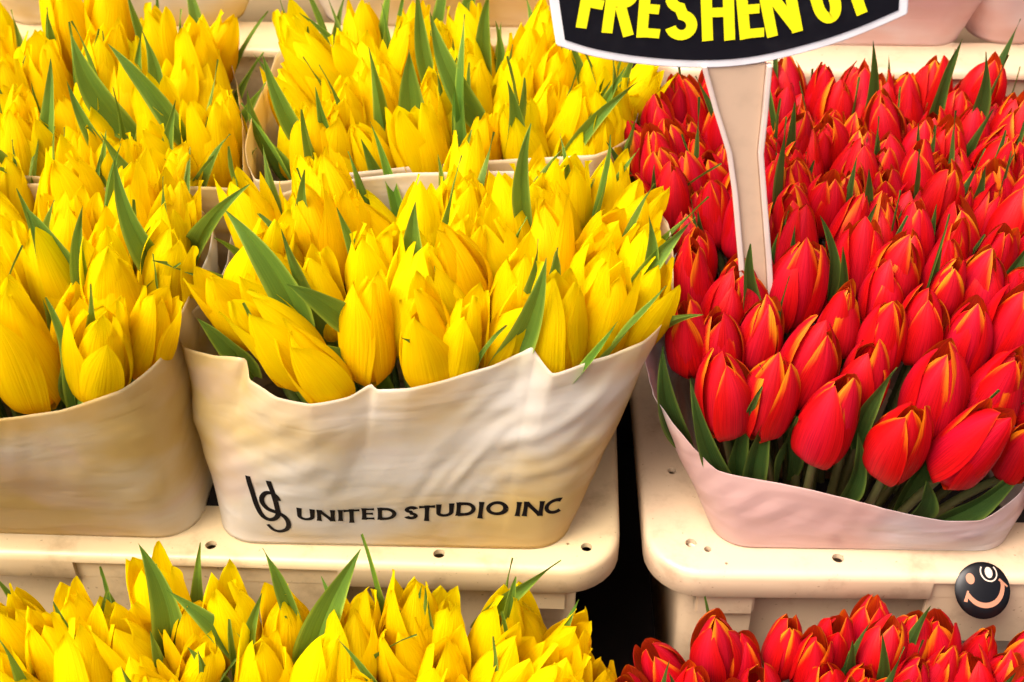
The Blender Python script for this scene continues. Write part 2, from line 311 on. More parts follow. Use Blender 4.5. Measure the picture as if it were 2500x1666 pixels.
# ------------------------------------------------------------------ paper wraps
def closed_spline(pts, N):
    n = len(pts); out = []; SUB = 24
    for i in range(n):
        p0, p1, p2, p3 = (pts[(i+k-1) % n] for k in range(4))
        for j in range(SUB):
            t = j/SUB
            a = 0.5*((2*p1)+(p2-p0)*t+(2*p0-5*p1+4*p2-p3)*t*t+(3*p1-p0-3*p2+p3)*t**3)
            out.append(a.lerp(p1.lerp(p2, t), 0.6))
    L = [0.0]
    for i in range(len(out)): L.append(L[-1]+(out[(i+1) % len(out)]-out[i]).length)
    res = []; k = 0
    for i in range(N):
        d = L[-1]*i/N
        while L[k+1] < d: k += 1
        f = (d-L[k])/max(1e-9, L[k+1]-L[k]); res.append(out[k].lerp(out[(k+1) % len(out)], f))
    return res
def sm(a, b, v): t = max(0, min(1, (v-a)/(b-a))); return t*t*(3-2*t)
def wrap(top, bottom, z0, seed, label, mat, group, bulge=0.006, crease=0.0038, rows=52, N=420, slant=0.9, squeeze=0.0):
    """top: closed list of world points of the cut paper edge; bottom: (cx, cy, hw, hd, r, yaw) rounded rectangle at z0"""
    T = closed_spline(top, N)
    TS = list(T)
    for it in range(60): TS = [(TS[i-1]+TS[i]*2+TS[(i+1) % N])*0.25 for i in range(N)]
    cen = sum(T, Vector())/N
    cx, cy, hw, hd, r, yaw = bottom
    ring = [Matrix.Rotation(R(yaw), 3, 'Z') @ Vector((x, y, 0)) + Vector((cx, cy, z0)) for x, y in rrect(hw, hd, r, 14)]
    B = closed_spline(ring, N*2)
    # match bottom to top by normalised angle in the two outlines
    tw = max(abs(p.x-cen.x) for p in T); td = max(abs(p.y-cen.y) for p in T)
    ang = [math.atan2((p.y-cy)/hd, (p.x-cx)/hw) for p in B]
    verts = []
    Bm = []
    for p in T:
        a = math.atan2((p.y-cen.y)/td, (p.x-cen.x)/tw)
        k = min(range(len(B)), key=lambda i: abs((ang[i]-a+math.pi) % (2*math.pi)-math.pi)); Bm.append(B[k])
    for it in range(6): Bm = [(Bm[i-1]+Bm[i]*2+Bm[(i+1) % N])*0.25 for i in range(N)]
    arc = 0
    arcs = []
    for i in range(N):
        arcs.append(arc); arc += (T[(i+1) % N]-T[i]).length
    for j in range(rows):
        s = j/(rows-1)
        for i in range(N):
            p = Bm[i].lerp(TS[i], s) + (T[i]-TS[i])*s**5
            tan = (TS[(i+3) % N]-TS[i-3]).normalized(); nrm = tan.cross(Vector((0, 0, 1))).normalized()
            if nrm.dot(Vector((p.x-cen.x, p.y-cen.y, 0))) < 0: nrm = -nrm
            th = 2*math.pi*arcs[i]/arc
            q = Vector((math.cos(th)*arc*3.2, math.sin(th)*arc*3.2 + seed*7.1, p.z*26*slant))
            q2 = Vector((q.x*1.4, q.y*1.4, p.z*16+seed))
            amp = crease*(0.25+0.75*math.sin(math.pi*min(1, s*1.05+0.05))) + crease*0.4*s
            f1 = noise.noise(q*.7)
            # crumple: triangle waves in a few slanting directions meet in sharp creases
            wx = arcs[i] + .030*noise.noise(q2*.5); wz = p.z + .022*noise.noise(q2*.5+Vector((5, 8, 1)))
            h = 0.0
            for kx, kz, am, ph in ((18, -42, 1.0, .3), (31, -24, .7, 1.7), (-12, -60, .6, 2.9), (58, -84, .55, 4.1), (8, 52, .55, 5.2), (74, -40, .35, 6.4)):
                u = (kx*wx + kz*wz + ph*1.7 + seed*.37) % 2.0; tri = abs(u-1)*2-1
                mk = sm(-.22, .38, noise.noise(Vector((wx*9+ph*5, wz*9, seed+ph))))
                h += am*tri*mk
            d = bulge*math.sin(math.pi*min(1, s*0.95)) + amp*(.8*f1+.22*h)*(.35+.65*sm(.2, .55, s))
            flat = max(0, 0.08-s)/0.08
            verts.append(p + nrm*d*(1-flat))
    me = mesh('paper_wrap', verts, grid_faces(N, rows, True), mat)
    o = obj('paper_wrap', me); tag(o, label, 'paper wrap', group)
    md = o.modifiers.new('sheet', 'SOLIDIFY'); md.thickness = 0.00015; md.offset = 0
    return o, T
def P(lst): return [atz(*q) for q in lst]
GW = 'waxed paper wraps around the tulip bunches'
# front centre, lettered
top_c = P([(436, 800, .165), (452, 848, .165), (520, 868, .165), (585, 872, .168), (604, 876, .167), (612, 925, .158), (680, 968, .161), (760, 984, .162), (850, 966, .165), (905, 936, .171), (922, 950, .168), (1000, 946, .170), (1100, 922, .172), (1200, 888, .176), (1270, 858, .182), (1300, 845, .187), (1312, 862, .182), (1350, 910, .172), (1420, 886, .175), (1500, 862, .178), (1570, 830, .181), (1622, 776, .184),
           (1640, 715, .188), (1642, 630, .195), (1626, 545, .200), (1575, 485, .203), (1480, 440, .203), (1250, 420, .198), (1000, 424, .195), (760, 450, .19), (630, 500, .185), (575, 560, .180), (560, 640, .175), (520, 715, .170), (465, 765, .166)])
bl, br = atz(535, 1312, 0), atz(1402, 1330, 0)
wrap_c, T_c = wrap(top_c, ((bl.x+br.x)/2, -0.064+0.088, (br.x-bl.x)/2, 0.092, 0.030, -1.6), 0.0012, 3, 'large paper wrap lettered UNITED STUDIO INC around yellow tulips', M_PAPER, GW, slant=1.0)
# front left
top_l = P([(-330, 1060, .16), (-150, 1040, .16), (0, 1022, .161), (150, 1000, .163), (290, 950, .166), (350, 905, .169), (392, 862, .172), (420, 800, .175), (462, 715, .18), (505, 620, .185), (515, 545, .19), (450, 485, .192), (200, 455, .192), (-200, 450, .192), (-420, 520, .19), (-470, 700, .18), (-450, 920, .165)])
bl = atz(-330, 1290, 0); br = atz(520, 1308, 0)
wrap_l, T_l = wrap(top_l, ((bl.x+br.x)/2-0.004, -0.064+0.098, (br.x-bl.x)/2-0.004, 0.09, 0.03, -2.3), 0.0012, 9, 'plain paper wrap around the yellow tulips at the left edge', M_PAPER, GW)
# back right
top_br = P([(625, 436, .19), (690, 440, .19), (800, 426, .19), (1000, 405, .19), (1250, 386, .192), (1450, 376, .195), (1530, 335, .2), (1560, 250, .2), (1550, 175, .2), (1400, 118, .205), (1000, 112, .205), (720, 112, .21), (678, 135, .222), (654, 200, .218), (624, 270, .213), (606, 345, .207), (608, 400, .198)])
wrap_br, T_br = wrap(top_br, (-0.068, 0.235, 0.128, 0.062, 0.03, -2), 0.0012, 14, 'paper wrap with a pale turned edge behind the lettered bunch', M_PAPER, GW)
top_bl = P([(585, 458, .185), (300, 445, .188), (0, 425, .19), (-250, 415, .19), (-360, 300, .2), (-300, 130, .205), (0, 110, .205), (400, 115, .205), (548, 130, .205), (575, 200, .2), (590, 330, .19), (592, 420, .186)])
wrap_bl, T_bl = wrap(top_bl, (-0.345, 0.243, 0.125, 0.062, 0.03, -2), 0.0012, 21, 'paper wrap behind the left bunch, nearly hidden by yellow tulips', M_PAPER, GW)
# red front
top_r = P([(1597, 960, .13), (1642, 1032, .11), (1700, 1100, .09), (1752, 1148, .076), (1850, 1170, .07), (2000, 1200, .065), (2120, 1230, .06), (2220, 1256, .055), (2310, 1272, .05), (2395, 1268, .05), (2445, 1238, .06), (2500, 1190, .07), (2545, 1010, .12), (2560, 800, .15), (2530, 640, .16), (2380, 560, .16), (2000, 545, .16), (1720, 560, .16), (1625, 660, .16), (1585, 770, .158), (1578, 880, .148)])
bl = atz(1735, 1318, 0); br = atz(2478, 1345, 0)
wrap_r, T_r = wrap(top_r, ((bl.x+br.x)/2+.002, -0.066+0.085, (br.x-bl.x)/2, 0.09, 0.028, -1.2), 0.0012, 33, 'low pinkish paper wrap folded around the front red tulips', M_PAPERP, GW, bulge=0.004, crease=0.0028)
top_r2 = P([(2520, 1250, .06), (2620, 1280, .05), (2900, 1280, .05), (3050, 1150, .09), (3080, 800, .15), (2950, 620, .16), (2700, 600, .16), (2590, 680, .16), (2575, 850, .15), (2560, 1050, .11)])
wrap_r2, _ = wrap(top_r2, (0.505, 0.024, 0.098, 0.088, 0.03, -0.7), 0.0012, 41, 'pale paper wrap cut by the right edge beside the red bunch', M_PAPERP, GW)
top_rb = P([(1560, 500, .15), (1800, 520, .15), (2300, 510, .15), (2560, 480, .15), (2620, 330, .15), (2560, 220, .15), (2300, 190, .15), (1900, 190, .15), (1650, 195, .15), (1570, 260, .15), (1545, 380, .15)])
wrap_rb, T_rb = wrap(top_rb, (0.282, 0.2, 0.145, 0.07, 0.03, -0.7), 0.0012, 52, 'paper wrap buried among the back red tulips', M_PAPERP, GW)
# upper tier: only the feet of the wraps are in view
def box_top(cx, cy, hw, hd, z, yaw=0, jit=0.006, seed=0):
    q = random.Random(seed); return [Vector((cx+x, cy+y, z+q.uniform(-jit, jit))) for x, y in rrect(hw, hd, min(hw, hd)*0.45, 4)]
for cx, cy, hw, z0, seed, mat, lab in (
        (-0.352, 0.452, 0.108, .200, 61, M_PAPER, 'golden paper wrap foot at the top left corner'),
        (-0.052, 0.450, 0.118, .200, 63, M_PAPER, 'pale paper wrap foot left of the hanging sign'),
        (0.268, 0.424, 0.135, .195, 65, M_PAPERP, 'pink creased paper wrap foot right of the sign'),
        (0.520, 0.424, 0.108, .195, 67, M_PAPERP, 'brownish pink paper wrap foot at the top right corner')):
    wrap(box_top(cx, cy-.01, hw+.028, .098, z0+.17, 0, .006, seed), (cx, cy, hw, .076, .03, -1.5), z0+.0012, seed, lab, mat, GW, bulge=.01, crease=.0058, slant=.8)
# lower tier wraps
top_ly = [Vector((x, y, z)) for x, y, z in [(-.46, -.13, -.055), (-.2, -.118, -.055), (.02, -.125, -.055), (.062, -.16, -.06), (.078, -.25, -.06), (.06, -.36, -.06), (-.2, -.38, -.06), (-.46, -.36, -.06), (-.5, -.25, -.06)]]
wrap_ly, T_ly = wrap(top_ly, (-.2, -.245, .24, .09, .03, 0), -.4695, 71, 'paper wrap under the yellow tulips along the bottom edge', M_PAPER, GW)
top_lr = [Vector((x, y, z)) for x, y, z in [(.105, -.15, -.075), (.16, -.128, -.07), (.3, -.125, -.085), (.40, -.14, -.12), (.42, -.25, -.12), (.40, -.37, -.12), (.2, -.38, -.10), (.095, -.36, -.085), (.072, -.25, -.08), (.08, -.19, -.078)]]
wrap_lr, T_lr = wrap(top_lr, (.25, -.245, .13, .09, .03, 0), -.4695, 77, 'lilac-white paper wrap under the red tulips along the bottom edge', M_PAPERP, GW)

# ------------------------------------------------------------------ tulips
def petal_mesh(kind, inner, q, op):
    nu, nv = 9, 15
    if kind == 'y':
        H = .078*q.uniform(.92, 1.08)*(1.03 if inner else 1); Rm = .0180*(.84 if inner else 1.0)
        rk = [(0, .12), (.06, .52), (.2, .90), (.36, 1.0), (.58, .95), (.8, .72), (.93, .47), (1, .34)]
        wk = [(0, .003), (.1, .0102), (.28, .0166), (.46, .0181), (.64, .0161), (.79, .0117), (.90, .0064), (.965, .0028), (1, .0003)]
    else:
        H = .055*q.uniform(.90, 1.10)*(1.03 if inner else 1); Rm = .0146*(.86 if inner else 1.0)
        rk = [(0, .14), (.05, .56), (.18, .92), (.36, 1.0), (.58, .95), (.78, .74), (.92, .44), (1, .20)]
        wk = [(0, .003), (.1, .0088), (.3, .0138), (.5, .0145), (.7, .0122), (.84, .0083), (.93, .0047), (.98, .0022), (1, .0004)]
    tipb = q.uniform(-.005, .007)*(1 if kind == 'y' else .4); side = q.uniform(-.0045, .0045)*(1 if kind == 'y' else .5)
    ph, ph2 = q.uniform(0, 6.3), q.uniform(0, 6.3); wav = q.uniform(.0008, .0034) if kind == 'y' else q.uniform(.0002, .0009)
    wsc = q.uniform(.9, 1.08); cup = q.uniform(1.02, 1.25)
    vs, uv = [], []
    for j in range(nv):
        s = j/(nv-1); s2 = s**0.9
        r = Rm*curve1(rk, s2)*(1+op*s2*s2); z = H*(s2**1.12); hw = max(.0001, curve1(wk, s2)*wsc*(.92 if inner else 1))
        rc = max(r, Rm*.62)*cup
        for i in range(nu):
            t = 2*i/(nu-1)-1; a = t*hw/rc
            x = r - rc + rc*math.cos(a); y = rc*math.sin(a) + side*s2**3
            x += tipb*s2**4 + wav*math.sin(9*s2+ph+t*1.5)*t*t*min(1, s2*3) + .0007*math.exp(-(t/.16)**2)*math.sin(math.pi*s2)
            zz = z - .0022*t*t*(1-s2) + .0010*math.sin(5*t+ph2)*s2*(1-s2)*2
            vs.append((x, y, zz)); uv.append((i/(nu-1), s2))
    return mesh('petal_'+kind, vs, grid_faces(nu, nv), M_Y if kind == 'y' else M_R, uv)
def leaf_mesh(L, W, lean, bend, twist, fold, mat, q, name='leaf', sway=None):
    nu, nv = 7, 15; vs, uv = [], []
    wk = [(0, .55), (.14, .86), (.28, 1.0), (.45, .93), (.62, .72), (.8, .40), (.92, .16), (1, .01)]
    ph = q.uniform(0, 6.3); px = pz = 0.0; ang = lean; prev = 0
    if sway is None: sway = q.uniform(-.16, .16)
    for j in range(nv):
        s = j/(nv-1); ds = L/(nv-1) if j else 0
        ang = lean + bend*s*s; px += math.sin(ang)*ds; pz += math.cos(ang)*ds
        hw = W*.5*curve1(wk, s); tw = twist*s; f = fold*(1-.55*s)
        nx = Vector((-math.cos(ang), 0, math.sin(ang))); ny = Vector((0, 1, 0))     # nx: upper face towards the stem
        cx, cy = math.cos(tw), math.sin(tw)
        a1 = ny*cx + nx*cy; a2 = nx*cx - ny*cy
        for i in range(nu):
            t = 2*i/(nu-1)-1
            o = a1*(t*hw*math.cos(f*.5)) + a2*(abs(t)**1.05*hw*math.sin(f)) + a2*(.0012*math.sin(11*s+ph+2*t)*t*t)
            vs.append(Vector((px, sway*L*(s*s-s)*1.6, pz)) + o); uv.append((i/(nu-1), s))
    me = mesh(name, vs, grid_faces(nu, nv), mat, uv)
    for e in me.edges:
        if e.vertices[0] % nu == nu//2 and e.vertices[1] % nu == nu//2: e.use_edge_sharp = True
    return me
def stem_mesh(mat, name):
    vs = []; nu, nv = 7, 6
    for j in range(nv):
        s = j/(nv-1); r = .0040-.0009*s; bx = .004*math.sin(math.pi*s)
        for i in range(nu):
            a = 2*math.pi*i/nu; vs.append((bx+r*math.cos(a), r*math.sin(a), s))
    return mesh(name, vs, grid_faces(nu, nv, True), mat)
pr = random.Random(5)
HEADS = {'y': [], 'r': []}
for kind, nvar in (('y', 16), ('r', 10)):
    for v in range(nvar):
        op = pr.choice([-.28, -.2, -.12, -.05, .05, .16]) if kind == 'y' else pr.choice([-.35, -.2, -.1, .05, .2, .35])
        ps = []
        for k in range(6):
            inner = k >= 3
            me = petal_mesh(kind, inner, pr, op*(.75 if inner else 1)+pr.uniform(-.08, .08))
            ps.append((me, R(120*(k % 3) + (60 if inner else 0) + pr.uniform(-9, 9)), R(pr.uniform(-4, 6))))
        HEADS[kind].append(ps)
LEAVES = {'y': [leaf_mesh(pr.uniform(.13, .18), pr.uniform(.013, .022), R(pr.uniform(4, 15)), R(pr.uniform(-38, 42)), R(pr.uniform(-80, 80)), R(pr.uniform(45, 85)), M_LY, pr) for _ in range(26)],
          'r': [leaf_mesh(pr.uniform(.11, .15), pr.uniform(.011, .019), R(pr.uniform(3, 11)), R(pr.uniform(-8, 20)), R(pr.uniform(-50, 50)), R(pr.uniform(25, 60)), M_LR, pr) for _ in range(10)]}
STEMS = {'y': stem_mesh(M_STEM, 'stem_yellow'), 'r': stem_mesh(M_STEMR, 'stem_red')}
COUNT = {}
def tulip(kind, head, base, label, group, scale=1.0, lean=None, nleaf=1, q=rng, variant=None, leaf_drop=(.045, .09), spin=None):
    """head: neck of the flower; base: foot of the stem; lean: direction the flower axis should take"""
    t = empty('yellow_tulip' if kind == 'y' else 'red_tulip', base); tag(t, label, 'tulip', group)
    ax = (head-base); L = ax.length
    qt = ax.normalized().to_track_quat('Z', 'Y'); t.rotation_mode = 'QUATERNION'; t.rotation_quaternion = qt
    st = obj('stem', STEMS[kind], t); st.scale = (1, 1, L+.002); st.rotation_euler = (0, 0, q.uniform(0, 6.28))
    inv = qt.to_matrix().inverted()
    la = (inv @ (lean if lean is not None else ax.normalized())).normalized()
    hm = Matrix.Translation((0, 0, L)) @ la.to_track_quat('Z', 'Y').to_matrix().to_4x4() @ Matrix.Rotation(spin if spin is not None else q.uniform(0, 6.28), 4, 'Z') @ Matrix.Scale(scale, 4)
    b = q.uniform(.88, 1.0)
    tint = (1.0*min(1, b+.08), b*q.uniform(.90, 1.03), 1.0, 1) if kind == 'y' else (b, q.uniform(.6, 1.0), q.uniform(.6, 1.3), 1)
    for me, ang, tilt in HEADS[kind][variant if variant is not None else q.randrange(len(HEADS[kind]))]:
        p = obj('petal', me, t); p.matrix_local = hm @ Matrix.Rotation(ang, 4, 'Z') @ Matrix.Rotation(tilt, 4, 'Y'); p.color = tint
    for _ in range(nleaf):
        lf = obj('leaf', q.choice(LEAVES[kind]), t); g_ = q.uniform(.8, 1.2); lf.color = (g_*q.uniform(.85, 1.15), g_, g_*q.uniform(.8, 1.1), 1)
        lf.matrix_local = Matrix.Translation((0, 0, max(.01, L-q.uniform(*leaf_drop)))) @ Matrix.Rotation(q.uniform(0, 6.28), 4, 'Z') @ Matrix.Translation((.005, 0, 0))
    return t
def leaf_world(parent, base, tip, W, mat, q, facing=None, bow=0.15, fold=35, twist=10):
    """one leaf spanning base -> tip in the world, bowed sideways, hung on its tulip"""
    d = tip-base; L = d.length; z = d.normalized()
    f = (facing if facing is not None else Vector((0, -1, .8)))
    x = (f - z*f.dot(z)).normalized(); y = z.cross(x)
    me = leaf_mesh(L*1.02, W, -R(bow*57)*.5, R(bow*57)*1.5, R(twist+q.uniform(-25, 25)), R(fold+22), mat, q, sway=q.choice([-1, 1])*q.uniform(.08, .22))
    m = Matrix((( -x.x, -y.x, z.x, base.x), (-x.y, -y.y, z.y, base.y), (-x.z, -y.z, z.z, base.z), (0, 0, 0, 1)))
    o = obj('leaf', me, parent); bpy.context.view_layer.update()
    o.matrix_local = parent.matrix_world.inverted() @ m
    return o
def inside(poly, x, y):
    c = False; n = len(poly)
    for i in range(n):
        a, b = poly[i], poly[i-1]
        if (a.y > y) != (b.y > y) and x < (b.x-a.x)*(y-a.y)/(b.y-a.y)+a.x: c = not c
    return c
def poly_dist(poly, x, y):
    return min(math.hypot(a.x-x, a.y-y) for a in poly)

def bunch(kind, poly, zfun, zbase, dmin, inset, heroes, labels, group, nleaf, seed, splay=.5, lean_rand=.25, lean_out=.5, smin=.84, smax=1.12, foot=.55, visible=None):
    """heroes: measured flowers (px, py, image lean in degrees, scale, variant, label or None); the rest fills the wrap"""
    q = random.Random(seed); n = len(poly); cen = sum(poly, Vector())/n; pts = []; made = []
    xs = [p.x for p in poly]; ys = [p.y for p in poly]
    for h in heroes:
        px, py, ln, sc, var = h[:5]
        z = .19
        hh = (.074 if kind == 'y' else .06)*sc*.5          # measured at the middle of the flower
        for _ in range(24):
            p = atz(px, py, z); z = .5*z + .5*(zfun(p.x, p.y) + hh*.85)
        d = Vector((math.sin(R(ln)), h[6] if len(h) > 6 else 0.05, math.cos(R(ln)))).normalized()
        p = p - d*hh
        for _ in range(30):
            if inside(poly, p.x, p.y) and poly_dist(poly, p.x, p.y) > (.025 if kind == 'y' else .015): break
            p = p + Vector(((cen.x-p.x)*.01, .003 if p.y < cen.y else -.003, .0012))
        pts.append((p, d, sc, var, h[5] if len(h) > 5 else None))
    tries = 0
    while tries < 6000:
        tries += 1
        x, y = q.uniform(min(xs), max(xs)), q.uniform(min(ys), max(ys))
        if not inside(poly, x, y) or poly_dist(poly, x, y) < inset*(1.5 if kind == 'y' and y < cen.y else 1): continue
        if visible and not visible(x, y): continue
        if any((x-p[0].x)**2+(y-p[0].y)**2 < (dmin*(.5*(.95+p[2])))**2 for p in pts): continue
        z = zfun(x, y)+q.uniform(-.013, .011)
        out = Vector(((x-cen.x)/(.5*(max(xs)-min(xs))), (y-cen.y)/(.5*(max(ys)-min(ys))), 0))
        d = (Vector((0, 0, 1)) + out*.34*lean_out + Vector((q.gauss(0, lean_rand), q.gauss(0, lean_rand), 0)))
        d.y = max(d.y, -.16); h_ = math.hypot(d.x, d.y)
        if h_ > .42: d.x *= .42/h_; d.y *= .42/h_
        pts.append((Vector((x, y, z)), d.normalized(), q.uniform(smin, smax), None, None))
    ysr = sorted(p[0].y for p in pts); y1, y2 = ysr[len(ysr)//3], ysr[2*len(ysr)//3]
    xsr = sorted(p[0].x for p in pts); x1, x2 = xsr[len(xsr)//3], xsr[2*len(xsr)//3]
    seen = {}
    ORD = ['', 'second', 'third', 'fourth', 'fifth', 'sixth', 'seventh', 'eighth', 'ninth', 'tenth', 'eleventh', 'twelfth', 'thirteenth', 'fourteenth', 'fifteenth']
    for p, d, sc, var, lab in sorted(pts, key=lambda e: e[0].x):
        c_ = 0 if p.x < x1 else (1 if p.x < x2 else 2)
        b = Vector((cen.x+(p.x-cen.x)*foot, cen.y+(p.y-cen.y)*foot, zbase))
        row = 0 if p.y < y1 else (1 if p.y < y2 else 2)
        o_ = seen.get((row, c_), 0)
        if not lab: seen[(row, c_)] = o_+1
        place = (', left side', ', halfway across', ', right side')[c_] + (', leftmost' if o_ == 0 else ', %s from left' % ORD[min(o_, 14)])
        k = nleaf[row] if isinstance(nleaf, (list, tuple)) else nleaf
        nl = int(k) + (1 if q.random() < k-int(k) else 0)
        made.append(tulip(kind, p, b, lab or labels[row]+place, None if lab else group+(', front', ', middle', ', back')[row]+(' left', ' centre', ' right')[c_], sc, d, nl, q, var))
    return made
# --- heights of the necks of the flowers (top of the stem) over each bunch
def sm(a, b, v): t = max(0, min(1, (v-a)/(b-a))); return t*t*(3-2*t)
S = 1.0625      # the pixel lists below were read from a 2353 px wide view
def HL(l): return [(h[0]*S, h[1]*S)+tuple(h[2:]) for h in l]
zc = lambda x, y: .140 + .012*sm(-.085, .0, y) - .010*sm(.05, .13, y)
heroes_c = HL([(650, 780, -24, 1.18, 12, 'large yellow tulip leaning left at the front of the lettered wrap', -.15), (985, 790, -5, 1.15, 1, None, -.08), (850, 770, 4, 1.05, 3, None, .05), (1062, 805, 14, 1.0, 1, None, 0), (1285, 770, 6, 1.15, 0, None, -.05), (1385, 722, 8, 1.1, 5, None, -.1), (1482, 705, 20, 1.0, 6, None, 0),
               (975, 665, 2, 1.1, 7, None, 0), (855, 650, -6, 1.05, 8, None, .05), (1190, 690, 8, 1.05, 9, None, .0), (740, 690, -4, .95, 5, None, .1)])
made_c = bunch('y', T_c, zc, -.03, .0262, .0150, heroes_c,
      ['yellow tulip in the front rows of the lettered wrap', 'yellow tulip in the middle of the lettered wrap', 'yellow tulip in the back rows of the lettered wrap'], 'yellow tulips of the lettered wrap', [.5, .9, 1.2], 101, visible=lambda x, y: x > -.188 or y > .085)
zl = lambda x, y: .140 + .012*sm(-.085, .0, y) - .010*sm(.05, .13, y)
heroes_l = HL([(55, 815, 0, 1.3, 3, 'biggest yellow tulip at the left edge, overhanging its paper wrap', -.1), (262, 700, 6, 1.2, 4, None, -.05), (225, 815, 12, 1.12, 7, None, -.1), (250, 870, 20, 1.0, 6, None, -.1), (130, 650, -14, 1.15, 5, None, 0), (380, 645, 14, 1.05, 1, None, 0), (40, 630, -4, 1.2, 9, None, 0), (345, 795, 24, .95, 2, None, -.05)])
made_l = bunch('y', T_l, zl, -.03, .0262, .0150, heroes_l,
      ['yellow tulip in the front rows of the left bunch', 'yellow tulip in the middle of the left bunch', 'yellow tulip in the back rows of the left bunch'], 'yellow tulips of the left bunch', [.6, 1.0, 1.2], 102, visible=lambda x, y: x > -.47)
zb = lambda x, y: .148 + .022*sm(.19, .29, y)
made_br = bunch('y', T_br, zb, -.03, .0255, .010, HL([(985, 320, 0, 1.05, 4, None, 0), (1180, 240, 6, 1.0, 2, None, 0), (1270, 215, 4, 1.05, 0, None, 0), (800, 300, 0, 1.1, 8, None, .05), (1395, 300, 30, .9, 6, None, 0), (1470, 235, 32, .95, 5, 'yellow tulip leaning right towards the red tulips under the sign', 0), (1040, 220, 4, 1.0, 1, None, 0), (1240, 290, 16, 1.0, 3, None, 0), (690, 330, 2, 1, 9, None, 0)]),
      ['yellow tulip behind the lettered bunch, front rows', 'yellow tulip behind the lettered bunch, middle rows', 'yellow tulip behind the lettered bunch, against the upper crate'], 'yellow tulips behind the lettered bunch', [1.0, 1.3, 1.5], 103, visible=lambda x, y: x > -.172)
made_bl = bunch('y', T_bl, zb, -.03, .0255, .010, HL([(375, 320, -4, 1.15, 4, None, -.05), (485, 345, 0, 1.1, 7, None, 0), (460, 175, 0, 1.15, 2, None, 0), (215, 70, 0, 1.1, 0, None, 0), (130, 220, 0, 1.05, 3, None, 0), (30, 240, 0, 1.1, 9, None, 0), (230, 330, 0, 1.0, 5, None, 0), (330, 60, 6, 1.05, 1, None, 0)]),
      ['yellow tulip in the upper left bunch, front rows', 'yellow tulip in the upper left bunch, middle rows', 'yellow tulip in the upper left bunch, against the upper crate'], 'yellow tulips of the upper left bunch', [1.0, 1.3, 1.5], 104, visible=lambda x, y: -.52 < x < -.225)
zly = lambda x, y: -.050 + .004*sm(-.2, -.13, y)
made_ly = bunch('y', T_ly, zly, -.46, .0268, .010, HL([(572, 1375, -3, 1.05, 0, None, 0), (860, 1425, 6, 1.1, 3, None, 0), (1015, 1385, 2, 1.15, 4, None, 0), (1085, 1400, 8, .95, 1, None, 0), (460, 1490, 4, 1.1, 6, None, -.1), (320, 1520, -6, 1.2, 5, None, 0), (20, 1460, -6, 1.1, 8, None, 0), (1190, 1430, 6, 1.05, 2, None, 0), (935, 1520, 0, 1.15, 7, None, -.1), (140, 1530, -8, 1.2, 9, None, 0), (1310, 1500, 14, 1.05, 5, None, 0), (190, 1390, 0, 1.0, 1, None, 0), (700, 1390, 4, 1.0, 8, None, 0), (60, 1400, -10, .9, 6, None, 0)]),
      ['yellow tulip along the bottom edge, nearest the viewer', 'yellow tulip along the bottom edge, middle row', 'yellow tulip along the bottom edge, against the crate front'], 'yellow tulips along the bottom edge', [.8, .9, .9], 105, visible=lambda x, y: y > -.26 and x > -.42, lean_out=.35)
# --- red
zr = lambda x, y: .082 + .064*sm(-.085, .02, y) + .006*sm(.02, .12, y)
heroes_r = HL([(1667, 900, -6, 1.27, 0, None, 0), (1767, 905, 4, 1.21, 1, None, 0), (1912, 962, 6, 1.42, 2, 'red tulip with orange stripes, third from the left in the front row', -.1), (2075, 1015, 2, 1.35, 3, 'squat red tulip low in the front row with the dark stems below it', -.25), (2245, 1030, 14, 1.45, 4, 'red tulip leaning right in the front row, lowest over the pink paper', -.3),
               (2155, 890, 2, 1.45, 5, None, 0), (2292, 890, 8, 1.38, 6, None, -.1), (1990, 860, 3, 1.08, 7, None, 0), (1862, 830, 12, 1.27, 0, None, 0), (1655, 790, -4, 1.09, 3, None, 0), (2030, 770, 2, 1.14, 2, None, 0), (1830, 650, 2, 1.26, 1, None, 0), (1580, 770, -10, 1.09, 4, None, 0), (1585, 640, -6, 1.21, 6, None, 0), (1750, 760, 4, 1.09, 5, None, 0), (2325, 745, 4, 1.14, 1, None, 0), (2225, 770, 2, 1.09, 3, None, 0), (2120, 745, 0, 1.09, 0, None, 0), (2255, 660, 2, 1.14, 7, None, 0), (1930, 730, 4, 1.09, 6, None, 0)])
made_r = bunch('r', T_r, zr, -.03, .0222, .012, heroes_r,
      ['red tulip in the front rows above the pink paper wrap', 'red tulip in the middle rows around the sign stake', 'red tulip just behind the sign stake'], 'red tulips of the front bunch', [.5, .7, .6], 201, lean_rand=.13, lean_out=.45, visible=lambda x, y: x < .46 and (x > .150 - .25*max(0, y+.06)))
zrb = lambda x, y: .156 + .000*sm(.12, .3, y)
poly_rb = [Vector((x, y, 0)) for x, y in [(.108, .105), (.47, .098), (.50, .18), (.48, .276), (.15, .278), (.118, .24), (.106, .17)]]
poly_rb = closed_spline(poly_rb, 120)
made_rb = bunch('r', poly_rb, zrb, -.03, .0212, .004, HL([(2130, 205, 0, 1.2, 3, 'tallest red tulip at the back beside the pink paper', 0), (1920, 260, 2, 1.1, 0, None, 0), (1850, 200, 0, 1.0, 2, None, 0), (1510, 370, -12, 1.1, 4, None, 0), (1580, 200, -4, .95, 1, None, 0)]),
      ['red tulip of the back bunch, nearest rows', 'red tulip of the back bunch, middle rows', 'red tulip of the back bunch, against the upper crate'], 'red tulips of the back bunch', [.7, .6, .8], 202, lean_rand=.13, lean_out=.35, foot=.7)
zlr = lambda x, y: -.053 - .03*sm(.33, .42, x)
